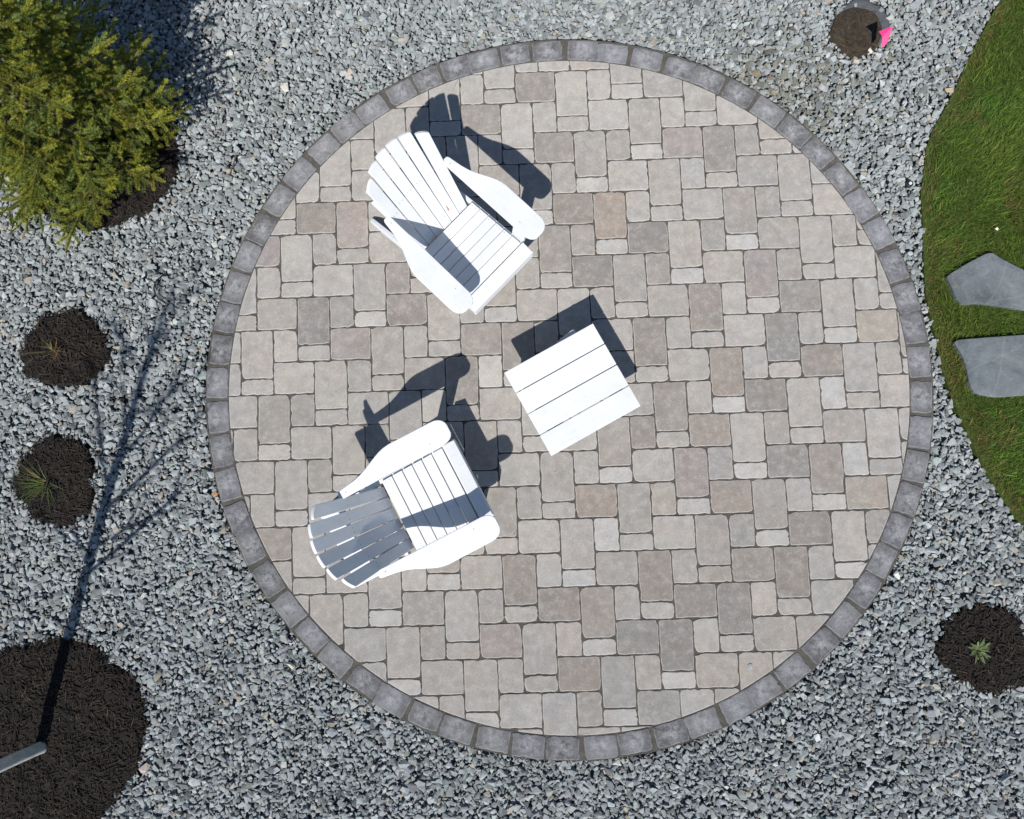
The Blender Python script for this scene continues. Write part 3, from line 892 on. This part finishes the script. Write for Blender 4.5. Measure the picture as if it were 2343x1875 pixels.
XC = .249; YC = -1.987
def place(root, mid, xr):
    root.location = (mid[0] + .014 * xr[0], mid[1] + .014 * xr[1], 0.003); root.rotation_euler = (0, 0, math.atan2(xr[1], xr[0]))
ch1 = chair()
ch2 = copy_tree(ch1)
place(ch1, (-.329, .550), (-.712, -.702)); place(ch2, (-.544, -.533), (.439, -.899))
tag(ch1, 'white slatted garden chair nearer the top, its sunlit back toward the spruce', 'chair', 'pair of white garden chairs on the patio')
tag(ch2, 'white slatted garden chair nearer the bottom, its back in shade', 'chair', 'pair of white garden chairs on the patio')
# a worn spot on one slat of the upper chair
slats = [c for c in ch1.children if c.name.startswith('back_slat')]
slats.sort(key=lambda o: sum(v.co.x for v in o.data.vertices) / len(o.data.vertices))
u = -1.5; b0 = Vector((u * .0645, -.499, .245)); t0 = Vector((u * .0775, -.814, .841)); d0 = (t0 - b0).normalized()
nv = Vector((1, -.06, 0)).cross(d0); nv = nv if nv.y > 0 else -nv; nv.normalize()
wv = d0.cross(nv)
pts = [(-.006, -.016), (.004, -.018), (.007, -.006), (.003, .004), (.004, .02), (-.004, .022), (-.003, .002), (-.007, -.004)]
bm = bmesh.new(); base_p = b0 + (t0 - b0) * .15 - wv * .012
lo = [bm.verts.new(base_p + wv * a + d0 * b - nv * .001) for a, b in pts]; hi = [bm.verts.new(base_p + wv * a + d0 * b + nv * .0009) for a, b in pts]
bm.faces.new(hi)
for i in range(len(pts)): bm.faces.new((lo[i], lo[(i + 1) % len(pts)], hi[(i + 1) % len(pts)], hi[i]))
o = from_bm('paint_chip', bm, MCHIP, slats[1]); o['label'] = 'brown spot where the paint has flaked'

# ------------------------------------------------------------------ side table
TC = [(-.365, .028), (.145, .293), (.397, -.186), (-.116, -.447)]
tcx = sum(p[0] for p in TC) / 4; tcy = sum(p[1] for p in TC) / 4
tbl = empty('side_table', (tcx, tcy, .003), math.radians(27.4))
tag(tbl, 'low square white slatted side table between the two chairs', 'table')
TL, TW, TH = .5745, .5385, .32
bw = (TW - 3 * .0060) / 4
for i in range(4):
    y0 = -TW / 2 + i * (bw + .0060)
    from_bm('table_board', box(-TL / 2, TL / 2, y0, y0 + bw, TH - .020, TH, .003), MW, tbl)
for s in (-1, 1):
    from_bm('batten', box(s * .215 - .022, s * .215 + .022, -.25, .25, TH - .044, TH - .0205, .002), MW, tbl)
for sx in (-1, 1):
    for sy in (-1, 1):
        from_bm('leg', box(sx * .205 - .011, sx * .205 + .011, sy * .205 - .035, sy * .205 + .035, 0, TH - .0445, .003), MW, tbl)
from_bm('stretcher', box(-.1935, .1935, -.03, .03, .10, .12, .003), MW, tbl)
for sx in (-1, 1):
    from_bm('leg_rail', box(sx * .205 - .0105, sx * .205 + .0105, -.1695, .1695, .085, .135, .003), MW, tbl)
arc = [(.186, .19), (.186, .290), (.18, .299), (.165, .300), (.12, .294), (.07, .283), (.03, .272), (-.01, .257), (-.01, .19)]
from_bm('arched_brace', prism(arc[::-1], TH - .060, TH - .0445, .002), MW, tbl)

# ------------------------------------------------------------------ spruce
def spruce():
    bx, by = px(222, 352)
    root = empty('spruce_tree', (bx, by, -.01))
    rnd = random.Random(3); rng = np.random.default_rng(3)
    H = 2.5
    from_bm('trunk', tube([(0, 0, -.05), (.01, 0, .6), (0, .01, 1.3), (0, 0, 2.0), (0, 0, H)], [.05, .042, .03, .017, .004], 10), MSTEM, root)
    def R(z):
        return .70 * (1 - (max(z - .25, 0) / 2.45)) ** .85 if z > .25 else .62 + .08 * z / .25
    shoots = []     # (start, end, tip?)
    def shoot(a, b, age): shoots.append((a, b, age))
    z = .12; ang = 0
    limbs = 0
    while z < H - .12:
        nb = 8 if z < 1.0 else 6
        for k in range(nb):
            ang = 2 * math.pi * (k + rnd.uniform(-.28, .28)) / nb + z * 7.3
            da = (ang + math.pi / 4 + math.pi) % (2 * math.pi) - math.pi
            Lr = R(z) * rnd.uniform(.82, 1.09) * (1 - .30 * math.exp(-(da / .5) ** 2) * (1 - z / H)) * (1 - .14 * math.exp(-((da + .8) / .5) ** 2))
            up = .10 + .30 * (z / H) + rnd.uniform(-.10, .14)
            dirv = Vector((math.cos(ang), math.sin(ang), up)).normalized()
            p0 = Vector((0, 0, z + rnd.uniform(-.04, .04))); pts = []
            nseg = max(4, int(Lr / .078)); sag = .10 * Lr
            for s in range(nseg + 1):
                t = s / nseg
                pts.append(p0 + dirv * (Lr * t) + Vector((0, 0, -sag * math.sin(math.pi * t * .9) + .05 * t * t * Lr)))
            if z < 1.5:
                from_bm('limb', tube([tuple(p) for p in pts[::2]] if len(pts) > 5 else [tuple(p) for p in pts],
                                     list(np.linspace(.010, .003, len(pts[::2]) if len(pts) > 5 else len(pts))), 5), MSTEM, root)
            side = Vector((-math.sin(ang), math.cos(ang), 0))
            for s in range(1, nseg + 1):
                t = s / nseg; p = pts[s]
                if t > .3: shoot(pts[s - 1], p, t)
                if t < .28: continue
                if s == nseg:
                    shoot(p, p + dirv * .12 + Vector((0, 0, .025)), 1.0)
                    for sg in (-1, 1):
                        shoot(p, p + (dirv * .72 + side * sg * .7 + Vector((0, 0, .12))).normalized() * rnd.uniform(.08, .11), 1.0)
                    continue
                for sg in (-1, 1):
                    l2 = (.17 * (1 - t) + .10) * rnd.uniform(.8, 1.2)
                    dd = (dirv * rnd.uniform(.6, .85) + side * sg * rnd.uniform(.7, .95) + Vector((0, 0, rnd.uniform(-.06, .16)))).normalized()
                    q = p + dd * l2 + Vector((0, 0, -.05 * l2))
                    shoot(p, q, t)
                    if l2 > .14:
                        for sg2 in (-1, 1):
                            perp = (dd.cross(Vector((0, 0, 1)))).normalized() * sg2
                            a = p.lerp(q, rnd.uniform(.45, .65))
                            shoot(a, a + (dd * .75 + perp * .7 + Vector((0, 0, rnd.uniform(-.05, .2)))).normalized() * rnd.uniform(.07, .10), t)
        z += rnd.uniform(.12, .15)
    # needles
    A = np.array([tuple(s[0]) for s in shoots]); B = np.array([tuple(s[1]) for s in shoots]); age = np.array([s[2] for s in shoots])
    Ls = np.linalg.norm(B - A, axis=1); cnt = (Ls * 2100).astype(int).clip(100, 420)
    idx = np.repeat(np.arange(len(A)), cnt); n = len(idx)
    t = rng.random(n); d = (B - A) / Ls[:, None]; dd = d[idx]
    rv = rng.normal(0, 1, (n, 3)); rv[:, 2] += .55
    rv -= dd * (rv * dd).sum(1, keepdims=True); rv /= np.linalg.norm(rv, axis=1, keepdims=True) + 1e-9
    P = A[idx] + (B - A)[idx] * t[:, None]
    nd = rv * .78 + dd * rng.uniform(.45, .75, n)[:, None]; nd /= np.linalg.norm(nd, axis=1, keepdims=True)
    nl = rng.uniform(.017, .023, n) * (1 - .35 * (t > .9)); ww = np.cross(nd, rng.normal(0, 1, (n, 3))); ww /= np.linalg.norm(ww, axis=1, keepdims=True) + 1e-9
    w = rng.uniform(.0014, .0024, n)
    T0 = P - ww * w[:, None]; T1 = P + ww * w[:, None]; T2 = P + nd * nl[:, None]
    V = np.stack([T0, T1, T2], 1).reshape(-1, 3); F = np.arange(3 * n).reshape(-1, 3)
    tone = rng.normal(1, .24, len(A)).clip(.6, 1.5); yellow = rng.random(len(A))
    c = np.empty((len(A), 3)); c[:] = (.262, .300, .055)
    c[yellow > .6] = (.330, .338, .052); c[yellow < .3] = (.205, .262, .070)
    c *= tone[:, None]
    C = c[idx] * rng.uniform(.8, 1.2, (n, 1))
    cr = link('crown', mesh_np('crown', V, F, C), MNEED, root); cr['kind'] = 'stuff'
    # woody twigs
    VV = []; FF = []; off = 0
    sel = np.nonzero(Ls > .08)[0]
    for i in sel[:2600]:
        a = A[i]; b = B[i]; dv = d[i]; s1 = np.cross(dv, (.3, .2, .9)); s1 /= np.linalg.norm(s1); s2 = np.cross(dv, s1)
        for r_, p in ((.0022, a), (.0009, b)):
            for q in range(3):
                th = q * 2.094; VV.append(p + (s1 * math.cos(th) + s2 * math.sin(th)) * r_)
        for q in range(3):
            j = (q + 1) % 3
            FF += [(off + q, off + j, off + 3 + j), (off + q, off + 3 + j, off + 3 + q)]
        off += 6
    tw = link('twigs', mesh_np('twigs', np.array(VV), np.array(FF)), MSTEM, root); tw['kind'] = 'stuff'
    tag(root, 'yellowish green spruce tree filling the upper left corner', 'tree')
spruce()

# ------------------------------------------------------------------ young tree, its crown out of the picture
def young_tree():
    bx, by = px(93, 1712)
    root = empty('young_tree', (bx, by, float(Z_BIG(np.array([bx]), np.array([by]))[0]) - .02))
    rnd = random.Random(12)
    def axis(z): return Vector((.045 * z + .018 * z * z, .06 * z + .01 * math.sin(2 * z), z))
    zs = [0, .03, .1, .3, .6, 1.0, 1.4, 1.8, 2.2, 2.6, 3.0, 3.4]
    rs = [.040, .036, .034, .034, .033, .033, .032, .030, .027, .021, .014, .005]
    from_bm('trunk', tube([tuple(axis(z)) for z in zs], rs, 14), MBARK, root, smooth=True)
    # branches: start height on the trunk, sideways reach, rise
    for (z, bx_, by_, dz, r0) in [(1.75, -.20, .20, .78, .013), (1.35, .50, .06, .30, .010), (1.15, .62, .30, .36, .010), (1.60, .66, .34, .42, .011),
                                  (1.30, -.36, .02, .34, .008), (1.95, .34, .10, .60, .011), (2.15, -.10, .30, .62, .009), (2.3, .42, -.10, .50, .009),
                                  (2.5, .10, .36, .5, .008), (2.6, -.3, .05, .5, .008), (2.8, .25, .2, .45, .007), (2.9, -.05, -.3, .4, .007)]:
        p0 = axis(z); e0 = Vector((bx_, by_, dz)); pts = []
        for s in range(6):
            t = s / 5; pts.append(p0 + Vector((bx_ * t, by_ * t, dz * (.7 * t + .3 * t * t))) + Vector((rnd.uniform(-.02, .02), rnd.uniform(-.02, .02), 0)) * t)
        br = from_bm('branch', tube([tuple(p) for p in pts], [r0 * 1.25, r0 * 1.15, r0, r0 * .85, r0 * .6, .003], 6), MBARK, root)
        a = math.atan2(by_, bx_); L = e0.length
        for s in (1, 2, 3, 4):
            b = a + (-1) ** s * rnd.uniform(.5, 1.0); l = L * rnd.uniform(.28, .5)
            q = pts[s]; e = q + Vector((math.cos(b), math.sin(b), .7)).normalized() * l
            from_bm('twig', tube([tuple(q), tuple(q.lerp(e, .5)), tuple(e)], [.0075, .0058, .0025], 5), MBARK, br)
    tag(root, 'bare grey trunk of a young tree leaving the lower left corner', 'tree')
young_tree()

# ------------------------------------------------------------------ small plants
def tuft(name, x, y, zf, blades_list, label, cat='grass tuft'):
    wx, wy = px(x, y); z = float(zf(np.array([wx]), np.array([wy]))[0])
    root = empty(name, (wx, wy, z - .01)); tag(root, label, cat)
    for (az, L, lean, w, col, spread, rot) in blades_list:
        V, F, C = blades(1, np.array([math.cos(rot) * spread]), np.array([math.sin(rot) * spread]), np.zeros(1), np.array([L]), np.array([w]),
                         np.array([lean]), np.array([az]), np.array([col]), 5, .9)
        link('leaf_blade', mesh_np('leaf_blade', V, F, C), MGRASS, root)
    return root

r_ = random.Random(4)
bl = []
for i in range(46):
    straw = (.40 * r_.uniform(.6, 1.1), .30 * r_.uniform(.6, 1.1), .12)
    bl.append((r_.gauss(-.3, 1.5), r_.uniform(.05, .11), r_.uniform(.25, .85), .0028, straw, r_.uniform(0, .022), r_.uniform(0, 6.28)))
bl.append((math.radians(186), .185, .9, .004, (.16, .20, .07), .01, 3.1)); bl.append((math.radians(125), .10, .8, .003, (.22, .20, .08), .01, 3.1))
tuft('ornamental_grass', 124, 804, Z_A, bl, 'dry straw coloured grass tuft in the upper small mulch ring')
bl = []
for i in range(44):
    gcol = (.10 * r_.uniform(.7, 1.4), .16 * r_.uniform(.7, 1.3), .035)
    if i % 4 == 0: gcol = (.26, .17, .07)
    bl.append((r_.gauss(math.pi, .7), r_.uniform(.08, .19), r_.uniform(.55, .93), .0036, gcol, r_.uniform(0, .025), r_.uniform(0, 6.28)))
for a, L in ((-.35, .16), (-1.25, .17), (-1.0, .13), (-2.6, .12), (1.9, .13), (-1.7, .12)):
    bl.append((a, L, .85, .005, (.12, .19, .05), .008, r_.uniform(0, 6.28)))
tuft('ornamental_grass', 106, 1106, Z_B, bl, 'green grass tuft in the lower small mulch ring')

def perennial():
    x, y = px(2237, 1489); z = float(Z_R(np.array([x]), np.array([y]))[0])
    root = empty('perennial_plant', (x, y, z - .008)); tag(root, 'small green perennial with narrow leaves in the right mulch ring', 'plant')
    r = random.Random(9)
    for i in range(26):
        a = 2 * math.pi * i / 26 * 2.4 + r.uniform(-.3, .3); L = r.uniform(.055, .10); w = r.uniform(.010, .016); up = r.uniform(.25, .8)
        bm = bmesh.new(); rows = []
        for s in range(6):
            t = s / 5; ww = w * math.sin(math.pi * min(1, .12 + .88 * t) ** .9) * .55 + .0006
            h = L * up * (t - .45 * t * t); d = L * t * (1 - .3 * up)
            c = Vector((math.cos(a) * d, math.sin(a) * d, h + .004)); sd_ = Vector((-math.sin(a), math.cos(a), 0))
            rows.append([bm.verts.new(c - sd_ * ww + Vector((0, 0, ww * .35))), bm.verts.new(c), bm.verts.new(c + sd_ * ww + Vector((0, 0, ww * .35)))])
        for A_, B_ in zip(rows, rows[1:]):
            bm.faces.new((A_[0], A_[1], B_[1], B_[0])); bm.faces.new((A_[1], A_[2], B_[2], B_[1]))
        o = from_bm('leaf', bm, MGRASS, root)
        at = o.data.attributes.new('tint', 'FLOAT_COLOR', 'FACE'); k = r.uniform(.75, 1.25)
        for q in at.data: q.color = (.15 * k, .205 * k, .085 * k, 1)
    return root
perennial()

# ------------------------------------------------------------------ marker flag, drip tube, twig, ground cap
def flag():
    bx, by = px(1996, 130, -.02)
    root = empty('marker_flag', (bx, by, -.03)); tag(root, 'small pink marker flag on a wire beside the bare soil', 'flag')
    def W(x, y, h):
        q = px(x, y, h); return Vector((q[0] - bx, q[1] - by, h + .03))
    top = W(2042, 62, .215)
    from_bm('wire', tube([(0, 0, -.03), tuple(W(2016, 110, .10)), tuple(top)], [.0014] * 3, 6), MWIRE, root)
    a = W(2043.5, 61, .215); b = W(2016, 111, .135); c = W(2029, 100, .15); d = W(2011, 73, .20); e = W(2020, 84, .165); f = W(2031, 72, .19); gg = W(2024, 68, .205)
    bm = bmesh.new(); v = [bm.verts.new(p) for p in (a, c, b, e, d, gg, f)]
    # a triangle of vinyl folded along its middle
    for q in ((0, 1, 6), (1, 2, 3), (1, 3, 6), (3, 4, 6), (4, 5, 6), (5, 0, 6)): bm.faces.new([v[i] for i in q])
    bmesh.ops.subdivide_edges(bm, edges=bm.edges[:], cuts=1)
    o = from_bm('pennant', bm, MPINK, root)
    s = o.modifiers.new('thickness', 'SOLIDIFY'); s.thickness = .0012
flag()

arc_px = [(384, 627), (372, 632), (362, 641), (357, 652), (355, 663), (357, 674), (363, 684), (374, 692)]
pts = []
for i, (x, y) in enumerate(arc_px):
    q = px(x, y); pts.append((q[0], q[1], -.012 + .03 * math.sin(math.pi * i / (len(arc_px) - 1)) - (.02 if i in (0, len(arc_px) - 1) else 0)))
tag(from_bm('drip_tube', tube(pts, [.0042] * len(pts), 8), MBLACK, smooth=True), 'short black drip tube arching out of the gravel below the spruce', 'tube')
p0 = px(541, 356); p1 = px(521, 400)
tag(from_bm('twig', tube([(p1[0], p1[1], -.02), ((p0[0] + p1[0]) / 2 + .006, (p0[1] + p1[1]) / 2, .0), (p0[0], p0[1], .006)], [.003, .004, .0045], 6), MSTEM),
    'thin dark twig lying on the gravel right of the spruce', 'twig')
cxx, cyy = px(2084, 419)
root = empty('ground_cap', (cxx, cyy, -.045)); tag(root, 'round black plastic cap with pale centre in the gravel by the lawn', 'cap')
from_bm('rim', tube([(0, 0, 0), (0, 0, .036), (0, 0, .040)], [.021, .021, .017], 20), MBLACK, root)
from_bm('button', tube([(0, 0, .0395), (0, 0, .044), (0, 0, .046)], [.0095, .0095, .006], 14), MPALE, root)
